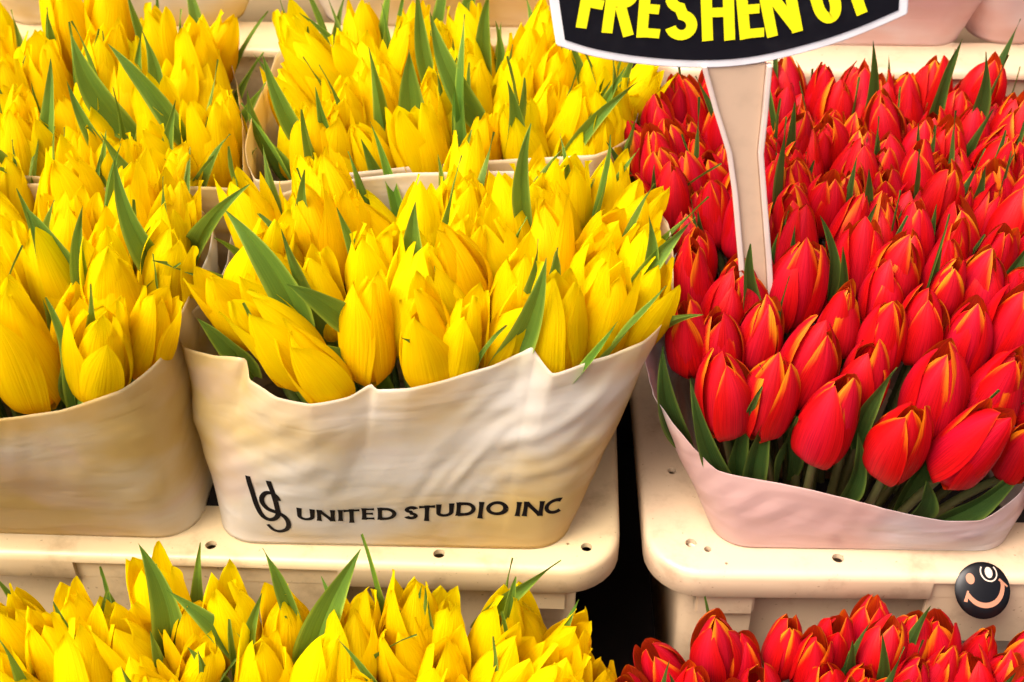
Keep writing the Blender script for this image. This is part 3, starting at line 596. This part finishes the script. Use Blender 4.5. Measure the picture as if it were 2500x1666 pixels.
made_lr = bunch('r', T_lr, zlr, -.46, .0222, .003, HL([(1590, 1430, -4, 1.15, 0, None, 0), (1475, 1490, -24, 1.0, 1, 'red tulip leaning left over the dark gap at the bottom', 0), (1760, 1420, 2, 1.0, 2, None, 0), (2080, 1450, 2, 1.15, 3, None, 0), (1900, 1460, 0, 1.1, 4, None, 0), (1700, 1520, 0, 1.1, 5, None, 0), (2250, 1500, 4, 1.0, 6, None, 0)]),
      ['red tulip along the bottom edge, nearest the viewer', 'red tulip along the bottom edge, middle row', 'red tulip along the bottom edge, against the crate front'], 'red tulips along the bottom edge', [.7, .7, .6], 203, lean_rand=.13, lean_out=.3, visible=lambda x, y: y > -.27)
# --- long leaves that stand out in the photograph (tip and foot measured, hung on the nearest tulip)
bpy.context.view_layer.update()
def nearest(lst, p): return min(lst, key=lambda t: (t.matrix_world @ Vector((0, 0, .17)) - p).length)
def big_leaf(made, tip, foot, zt, zf, W, mat, bow=.15, fold=30, facing=None, twist=10):
    a = atz(tip[0]*S, tip[1]*S, zt); b = atz(foot[0]*S, foot[1]*S, zf)
    poly = POLY[id(made)]; d = (b-CAM).normalized()
    for _ in range(60):                   # the foot grows out of the bunch, inside its paper
        if inside(poly, b.x, b.y) and poly_dist(poly, b.x, b.y) > .012: break
        b = b + d*.003
    e = b - a; b = b + Vector((e.x*.2, max(0, e.y)*.2+.012, -.04))
    zmin = min(p.z for p in poly)-.02 if max(p.z for p in poly) < 0 else .02
    b.z = max(b.z, zmin)
    leaf_world(nearest(made, b), b, a, W*.82, mat, rng, facing, bow, fold, twist)
POLY = {id(made_c): T_c, id(made_l): T_l, id(made_br): T_br, id(made_bl): T_bl, id(made_ly): T_ly, id(made_r): T_r, id(made_rb): poly_rb, id(made_lr): T_lr}
big_leaf(made_c, (1252, 600), (1130, 830), .255, .190, .030, M_LY, .10, 30)
big_leaf(made_c, (512, 480), (660, 705), .262, .205, .030, M_LY, .35, 42)
big_leaf(made_c, (455, 735), (545, 790), .190, .172, .024, M_LY, .2, 40)
big_leaf(made_c, (1595, 505), (1445, 680), .245, .205, .020, M_LY, .12, 50)
big_leaf(made_c, (1220, 290), (1218, 460), .285, .225, .018, M_LY, .05, 40)
big_leaf(made_c, (700, 395), (705, 520), .26, .215, .018, M_LY, .05, 35)
big_leaf(made_c, (660, 655), (770, 670), .235, .22, .024, M_LY, .3, 20)
big_leaf(made_c, (955, 470), (975, 620), .255, .21, .026, M_LY, .2, 25)
big_leaf(made_c, (1490, 500), (1475, 620), .25, .215, .016, M_LY, .1, 40)
big_leaf(made_l, (190, 480), (195, 640), .265, .21, .017, M_LY, .05, 45)
big_leaf(made_l, (60, 480), (140, 600), .25, .22, .026, M_LY, .2, 25)
big_leaf(made_l, (265, 375), (390, 600), .275, .215, .026, M_LY, .25, 30)
big_leaf(made_l, (565, 430), (450, 575), .265, .215, .022, M_LY, .3, 45)
big_leaf(made_l, (105, 690), (130, 880), .225, .175, .018, M_LY, .1, 35)
big_leaf(made_l, (170, 780), (150, 880), .20, .17, .014, M_LY, .1, 35)
big_leaf(made_l, (520, 345), (590, 470), .27, .22, .022, M_LY, .15, 30)
big_leaf(made_bl, (235, 310), (370, 415), .26, .215, .018, M_LY, .15, 40)
big_leaf(made_bl, (250, 105), (380, 250), .27, .225, .022, M_LY, .2, 25)
big_leaf(made_bl, (165, 80), (270, 230), .275, .225, .030, M_LY, .2, 18)
big_leaf(made_bl, (115, 140), (65, 320), .26, .215, .018, M_LY, .1, 40)
big_leaf(made_bl, (325, 70), (335, 200), .27, .225, .018, M_LY, .05, 30)
big_leaf(made_bl, (155, 190), (235, 320), .255, .215, .016, M_LY, .2, 35)
big_leaf(made_br, (940, 120), (955, 280), .27, .215, .032, M_LY, .08, 15)
big_leaf(made_br, (990, 30), (1100, 220), .285, .225, .026, M_LY, .25, 22)
big_leaf(made_br, (605, 130), (685, 275), .265, .22, .020, M_LY, .15, 40)
big_leaf(made_br, (1465, 190), (1310, 350), .255, .205, .018, M_LY, .2, 50)
big_leaf(made_br, (1165, 190), (1160, 330), .26, .21, .022, M_LY, .08, 30)
big_leaf(made_br, (1125, -20), (1120, 110), .285, .235, .018, M_LY, .05, 30)
big_leaf(made_br, (960, -30), (990, 150), .29, .23, .018, M_LY, .1, 30)
big_leaf(made_ly, (318, 1255), (355, 1470), .085, .01, .030, M_LY, .12, 25)
big_leaf(made_ly, (825, 1270), (720, 1500), .085, .005, .034, M_LY, .3, 30)
big_leaf(made_ly, (605, 1265), (655, 1410), .085, .035, .017, M_LY, .15, 35)
big_leaf(made_ly, (385, 1360), (530, 1480), .05, .015, .022, M_LY, .3, 35)
big_leaf(made_ly, (1285, 1293), (1120, 1390), .07, .03, .016, M_LY, .25, 50)
big_leaf(made_ly, (1185, 1330), (1175, 1470), .06, .01, .018, M_LY, .1, 40)
big_leaf(made_ly, (600, 1370), (560, 1560), .05, -.02, .020, M_LY, .1, 40)
big_leaf(made_ly, (125, 1390), (270, 1568), .045, -.01, .018, M_LY, .2, 45)
big_leaf(made_ly, (900, 1380), (990, 1470), .045, .015, .018, M_LY, .15, 30)
big_leaf(made_ly, (430, 1490), (500, 1568), .02, -.01, .022, M_LY, .25, 25)
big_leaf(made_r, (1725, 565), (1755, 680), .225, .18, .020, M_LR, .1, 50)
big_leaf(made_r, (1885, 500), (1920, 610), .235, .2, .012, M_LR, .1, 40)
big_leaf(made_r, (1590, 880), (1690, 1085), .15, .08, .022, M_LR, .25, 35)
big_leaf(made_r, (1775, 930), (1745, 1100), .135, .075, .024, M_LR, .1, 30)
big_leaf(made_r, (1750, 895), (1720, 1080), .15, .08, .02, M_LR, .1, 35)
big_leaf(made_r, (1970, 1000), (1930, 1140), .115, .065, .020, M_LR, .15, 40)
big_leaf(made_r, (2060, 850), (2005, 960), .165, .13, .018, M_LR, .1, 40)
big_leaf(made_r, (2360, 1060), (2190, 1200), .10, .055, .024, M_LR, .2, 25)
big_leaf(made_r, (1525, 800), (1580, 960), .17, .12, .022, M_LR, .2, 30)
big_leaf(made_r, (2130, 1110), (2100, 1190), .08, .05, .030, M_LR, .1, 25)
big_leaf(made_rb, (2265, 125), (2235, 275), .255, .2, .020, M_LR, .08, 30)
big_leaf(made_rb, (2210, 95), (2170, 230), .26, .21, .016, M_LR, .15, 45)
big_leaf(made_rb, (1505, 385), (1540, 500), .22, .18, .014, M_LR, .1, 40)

# ------------------------------------------------------------------ lettering: strokes laid as thin ribbons
def ribbon(pts, widths, lift, out_v, out_f, surf):
    """flat brush stroke through 2-D pts; surf maps (x, y, lift) to the world"""
    n = len(pts); k = len(out_v)
    if isinstance(widths, (int, float)): widths = [widths]*n
    for i in range(n):
        a = Vector(pts[max(0, i-1)]); b = Vector(pts[i]); c = Vector(pts[min(n-1, i+1)])
        d1 = (b-a).normalized() if i > 0 else (c-b).normalized(); d2 = (c-b).normalized() if i < n-1 else d1
        t = (d1+d2); t = t.normalized() if t.length > 1e-6 else d1
        nn = Vector((-t.y, t.x)); m = 1/max(.35, abs(nn.dot(Vector((-d1.y, d1.x)))))
        for s in (-1, 1): p = b+nn*(s*widths[i]*.5*m); out_v.append(surf(p.x, p.y, lift))
    for i in range(n-1): j = k+2*i; out_f.append((j, j+1, j+3, j+2))
def arcpts(cx, cy, rx, ry, a0, a1, n=12):
    return [(cx+rx*math.cos(R(a0+(a1-a0)*i/n)), cy+ry*math.sin(R(a0+(a1-a0)*i/n))) for i in range(n+1)]
def line(a, b, n=6): return [(a[0]+(b[0]-a[0])*i/n, a[1]+(b[1]-a[1])*i/n) for i in range(n+1)]
# unit glyphs: x 0..1, y 0..1, stroke width k (as a share of the height); returned as list of (points, width)
def glyph(ch, k, asp):
    h = k/2; w_ = k/asp/2      # half stroke in y and in x units
    if ch == 'F': return [line((w_, 0), (w_, 1)), line((w_, 1-h), (1, 1-h)), line((w_, .47), (.86, .47))]
    if ch == 'E': return [line((w_, 0), (w_, 1)), line((w_, 1-h), (1, 1-h)), line((w_, .52), (.9, .52)), line((w_, h), (1, h))]
    if ch == 'H': return [line((w_, 0), (w_, 1)), line((1-w_, 0), (1-w_, 1)), line((w_, .5), (1-w_, .5))]
    if ch == 'N': return [line((w_, 0), (w_, 1)), line((1-w_, 0), (1-w_, 1)), line((w_, 1-h*.6), (1-w_, h*.6))]
    if ch == 'I': return [line((.5, 0), (.5, 1))]
    if ch == 'T': return [line((.5, 0), (.5, 1)), line((0, 1-h), (1, 1-h))]
    if ch == 'U': return [line((w_, 1), (w_, .4)) + arcpts(.5, .36, .5-w_, .36-h, 180, 360, 14)[1:] + line((1-w_, .4), (1-w_, 1))]
    if ch == 'P': return [line((w_, 0), (w_, 1)), line((w_, 1-h), (.5, 1-h))+arcpts(.55, .72, .45-w_, .28-h, 90, -90, 12)+line((.5, .44+h), (w_, .44+h))]
    if ch == 'R': return [line((w_, 0), (w_, 1)), line((w_, 1-h), (.5, 1-h))+arcpts(.55, .74, .43-w_, .26-h, 90, -90, 12)+line((.5, .48+h), (w_, .48+h)), line((.48, .5), (1-w_*.9, 0))]
    if ch == 'D': return [line((w_, 0), (w_, 1)), line((w_, 1-h), (.35, 1-h))+arcpts(.40, .5, .6-w_, .5-h, 90, -90, 18)+line((.35, h), (w_, h))]
    if ch == 'O': return [arcpts(.5, .5, .5-w_, .5-h, 0, 360, 28)]
    if ch == 'C': return [arcpts(.56, .5, .56-w_, .5-h, 55, 305, 22)]
    if ch == 'S':
        return [arcpts(.5, .74, .5-w_, .26-h, 15, 180, 12)+arcpts(.5, .74, .5-w_, .26-h, 180, 262, 6)[1:]+arcpts(.5, .27, .5-w_, .27-h, 82, 0, 6)+arcpts(.5, .27, .5-w_, .27-h, 0, -165, 12)[1:]]
# --- print on the paper wrap
bpy.context.view_layer.update()
dg = bpy.context.evaluated_depsgraph_get()
bvh = BVHTree.FromObject(wrap_c, dg)
YP = -0.075
def on_paper(x, z, lift):
    hit, nrm, _, _ = bvh.ray_cast(Vector((x, -0.5, z)), Vector((0, 1, 0)))
    if hit is None: return Vector((x, YP, z))
    if nrm.y > 0: nrm = -nrm
    return hit + Vector((0, -1, .25)).normalized()*lift
Z4 = 870/2353.0
def z4(x, y): p = aty(550+x*Z4, 1150+y*Z4, YP); return p.x, p.z
lv, lf = [], []; lift = [.00035]
def put(pts, wd):
    P2 = [z4(*p) for p in pts]
    k = Z4*.00031
    ribbon(P2, [v*k for v in (wd if isinstance(wd, list) else [wd]*len(pts))], lift[0], lv, lf, on_paper); lift[0] = .00035 + (lift[0]-.00035+.00006) % .00030
def dense(pts, m=5):
    V = [Vector(p) for p in pts]; out = []
    for i in range(len(V)-1):
        p0, p1, p2, p3 = V[max(0, i-1)], V[i], V[i+1], V[min(len(V)-1, i+2)]
        for j in range(m):
            t = j/m; out.append(tuple(0.5*((2*p1)+(p2-p0)*t+(2*p0-5*p1+4*p2-p3)*t*t+(3*p1-p0-3*p2+p3)*t**3)))
    return out+[tuple(V[-1])]
word = [('U', 478, 585, 335, 240, 0), ('N', 612, 720, 332, 240, 0), ('I', 745, 780, 330, 238, 0), ('T', 782, 888, 352, 236, 0), ('E', 908, 984, 328, 232, 0), ('D', 1012, 1126, 328, 230, 0),
        ('S', 1188, 1268, 324, 226, .06), ('T', 1278, 1384, 340, 222, .06), ('U', 1398, 1502, 316, 220, .08), ('D', 1530, 1648, 312, 216, .12), ('I', 1668, 1706, 330, 214, .16), ('O', 1726, 1862, 308, 212, .14), ('I', 1918, 1952, 306, 210, .22), ('N', 1972, 2096, 306, 208, .24), ('C', 2112, 2236, 304, 204, .24)]
for ch, x0, x1, yb, yt, sh in word:
    hgt = yb-yt; asp = (x1-x0)/hgt
    for st in glyph(ch, .20, asp):
        pts = [(x0+u*(x1-x0)+sh*(v-.5)*hgt*.7, yb-v*hgt) for u, v in st]
        horiz = abs(pts[-1][1]-pts[0][1]) < .25*hgt and len(st) == 7
        n = len(pts); wd = [(20 if horiz else 26)*(1+.35*(abs(2*i/(n-1)-1))**3) for i in range(n)]
        put(pts, wd)
put(dense([(140, 68), (160, 140), (185, 225), (212, 295), (245, 342), (287, 360), (325, 345), (345, 308), (336, 250), (318, 170), (292, 100), (284, 68)]), 34)
put(dense([(356, 205), (340, 172), (305, 156), (262, 166), (236, 203), (240, 243), (275, 280), (335, 298), (386, 322), (412, 368), (404, 416), (362, 442), (312, 436), (272, 398)]), [22+12*math.sin(math.pi*i/65) for i in range(66)])
me = mesh('printed_lettering', lv, lf, M_INK, smooth=False)
lt = obj('printed_lettering', me, wrap_c); lt['label'] = 'black monogram and the words UNITED STUDIO INC printed on the paper'

# ------------------------------------------------------------------ sign on its stake
YS = 0.015
foot = aty(1835, 700, YS)
sign = empty('price_sign', (foot.x, YS, -.02)); tag(sign, 'black sign with white border and yellow FRESHEN UP lettering on tan stake', 'sign')
def sp(px, py): p = aty(px, py, YS); return p.x, p.z
def plate(name, outline, y_front, thick, mat, bevel=.0008):
    bm = bmesh.new(); vs = [bm.verts.new((x, y_front, z)) for x, z in outline]; f = bm.faces.new(vs)
    ex = bmesh.ops.extrude_face_region(bm, geom=[f]); bmesh.ops.translate(bm, vec=(0, thick, 0), verts=[e for e in ex['geom'] if isinstance(e, bmesh.types.BMVert)])
    bmesh.ops.recalc_face_normals(bm, faces=bm.faces)
    es = [e for e in bm.edges if len(e.link_faces) == 2 and e.calc_face_angle(0) > 1]
    if bevel: bmesh.ops.bevel(bm, geom=es, offset=bevel, segments=2, affect='EDGES')
    me = bm_mesh(name, bm, mat); o = obj(name, me, sign); o.matrix_parent_inverse = Matrix.Translation(sign.location).inverted(); return o
def sign_outline(inset):
    low = dense([(1358, 112), (1450, 140), (1580, 160), (1720, 167), (1850, 156), (2000, 120), (2110, 82), (2216, 36)], 4)
    up = dense([(2216, 36), (2222, -60), (2225, -150)], 3)[1:] + dense([(2225, -150), (2060, -235), (1780, -285), (1500, -240), (1325, -140)], 6)[1:] + dense([(1325, -140), (1338, -20), (1358, 112)], 3)[1:-1]
    V = [Vector(sp(*p)) for p in low+up]; n = len(V)
    if not inset: return [tuple(v) for v in V]
    out = []
    for i in range(n):
        d1 = (V[i]-V[i-1]).normalized(); d2 = (V[(i+1) % n]-V[i]).normalized(); n1 = Vector((-d1.y, d1.x)); n2 = Vector((-d2.y, d2.x))
        m = n1+n2; m = m/max(.5, m.dot(n1)); out.append(tuple(V[i]+m*inset))
    return out
plate('border_plate', sign_outline(0), YS, .004, M_SIGNW)
plate('black_face', sign_outline(.0058), YS-.0006, .0020, M_SIGNB, 0)
# letters sit on a smile-shaped arc
arc_c = (1706, 98-1480)
lay = [('F', 1405, 66), ('R', 1468, 78), ('E', 1553, 56), ('S', 1622, 78), ('H', 1714, 80), ('E', 1806, 60), ('N', 1872, 88), ('U', 1996, 68), ('P', 2090, 72)]
for ch, x0, wpx in lay:
    xm = x0+wpx/2; th = math.asin((xm-arc_c[0])/1480)
    bx, by = xm, arc_c[1]+1480*math.cos(th)
    if xm < 1700: by -= (1700-xm)*.012
    if xm > 1900: by -= (xm-1900)*.055
    ux, uy = math.cos(th), -math.sin(th); vx, vy = -math.sin(th), -math.cos(th)
    Hh = 138; vs, fs = [], []; lf_ = .0012
    if xm > 1900: rot = -.05; ux, uy, vx, vy = ux, uy+rot, vx+rot, vy
    for st in glyph(ch, .19 if ch in 'FEHNRP' else .185, wpx/Hh):
        P2 = []
        for u, v in st:
            a = (u-.5)*wpx; b = v*Hh; P2.append(sp(bx+ux*a+vx*b, by+uy*a+vy*b))
        hz = abs(st[-1][1]-st[0][1]) < .2 and len(st) == 7
        ribbon(P2, .19*Hh*.000254*(.92 if hz else 1.0), lf_, vs, fs, lambda x, z, q: Vector((x, YS-q, z))); lf_ += .00006
    me = mesh('letter', vs, fs, M_SIGNY, smooth=False); o = obj('letter', me, sign); o.matrix_parent_inverse = Matrix.Translation(sign.location).inverted()
stl = [(1712, 160), (1742, 270), (1774, 372), (1788, 470), (1803, 640), (1815, 820), (1825, 950)]
srt = [(1872, 158), (1862, 270), (1851, 375), (1858, 470), (1871, 640), (1880, 820), (1882, 950)]
dl, dr = stl, srt
plate('stake', [sp(*p) for p in dl]+[sp(*p) for p in reversed(dr)], YS+.0012, .0035, M_STAKE)
def offs(pts, dx): return [(x+dx, y) for x, y in pts]
for pts, dx in ((dl, 0), (dr, -13)):
    plate('stake_ridge', [sp(*p) for p in pts]+[sp(*p) for p in reversed(offs(pts, 13))], YS-.0022, .0055, M_RIDGE, .0006)

# ------------------------------------------------------------------ black smiley badge on the red crate's label plate
pc = Matrix.Rotation(R(-0.7), 3, 'Z') @ Vector((0, -HD+.0042, 0)) + crate_r.location
YB = pc.y - .0004 + (0.335-crate_r.location.x)*math.tan(R(-0.7))
c3 = aty(2394, 1441, YB-.006); RB = .0200
badge = empty('smiley_badge', (c3.x, YB-.006, c3.z)); badge.rotation_euler = (-R(46), 0, R(-0.7)); tag(badge, 'round glossy black badge with a winking smiley face on the crate front', 'badge')
def dome(u, v, lift=0): 
    r = min(1, math.hypot(u, v)); h = .0060*(math.sqrt(max(0, 1-(r*.94)**2)) - .34)
    return Vector((u*RB, -h-lift-.004, v*RB*1.02))
vs = [dome(0, 0)]; fs = []; NR, NA = 10, 48
for j in range(1, NR+1):
    rr = math.sin(j/NR*math.pi/2)
    for i in range(NA): a = 2*math.pi*i/NA; vs.append(dome(rr*math.cos(a), rr*math.sin(a)))
for i in range(NA): fs.append((0, 1+(i+1) % NA, 1+i))
for j in range(NR-1):
    for i in range(NA):
        a = 1+j*NA+i; b = 1+j*NA+(i+1) % NA; fs.append((a, b, b+NA, a+NA))
k = len(vs)
for i in range(NA): a = 2*math.pi*i/NA; vs.append(Vector((RB*.80*math.cos(a), .006, RB*.80*math.sin(a))))
for i in range(NA): fs.append((1+(NR-1)*NA+i, 1+(NR-1)*NA+(i+1) % NA, k+(i+1) % NA, k+i))
obj('badge_disc', mesh('badge_disc', vs, fs, M_BADGE), badge)
def bz(x, y): return ((x-895)/515.0, -(y-785)/545.0)      # from the 1725 px close-up
def fill_ellipse(name, cx, cy, rx, ry, rot, lift, mat):
    vs = [dome(*bz(cx, cy), lift)]; fs = []; n = 28
    for ring in (.5, 1):
        for i in range(n):
            a = 2*math.pi*i/n; x, y = rx*ring*math.cos(a), ry*ring*math.sin(a)
            vs.append(dome(*bz(cx+x*math.cos(rot)-y*math.sin(rot), cy+x*math.sin(rot)+y*math.cos(rot)), lift))
    for i in range(n): fs += [(0, 1+i, 1+(i+1) % n), (1+i, 1+n+i, 1+n+(i+1) % n, 1+(i+1) % n)]
    obj(name, mesh(name, vs, fs, mat), badge)
fill_ellipse('eye', 650, 560, 76, 105, -.15, .00025, M_BFACE)
fill_ellipse('eye', 995, 440, 72, 105, -.15, .00025, M_BLIGHT)  # pale fill paints a window reflection over this eye
def bstroke(name, pts, wd, lift, mat):
    vs, fs = [], []; P2 = [bz(*p) for p in pts]
    ribbon(P2, wd if not isinstance(wd, list) else wd, lift, vs, fs, lambda u, v, q: dome(u, v, q)); obj(name, mesh(name, vs, fs, mat), badge)
bstroke('eye_glint_ring', [(995+150*math.cos(R(a))-20*math.sin(R(a)), 440-165*math.sin(R(a))) for a in range(140, 402, 10)], .05, .0003, M_BLIGHT)  # ring of the same reflection, modelled as a pale stroke
mouth = dense([(590, 850), (660, 945), (760, 1025), (900, 1065), (1040, 1040), (1150, 960), (1215, 850), (1245, 720), (1240, 620)], 5)
bstroke('mouth', mouth, [.13+.06*math.sin(math.pi*i/(len(mouth)-1)) for i in range(len(mouth))], .0003, M_BFACE)
bstroke('cheek', line((555, 1000), (600, 790)), [.13-.07*abs(i/6) for i in range(7)], .00045, M_BFACE)
bstroke('cheek', line((1180, 565), (1345, 705)), [.09-.03*abs(i/6) for i in range(7)], .00045, M_BFACE)
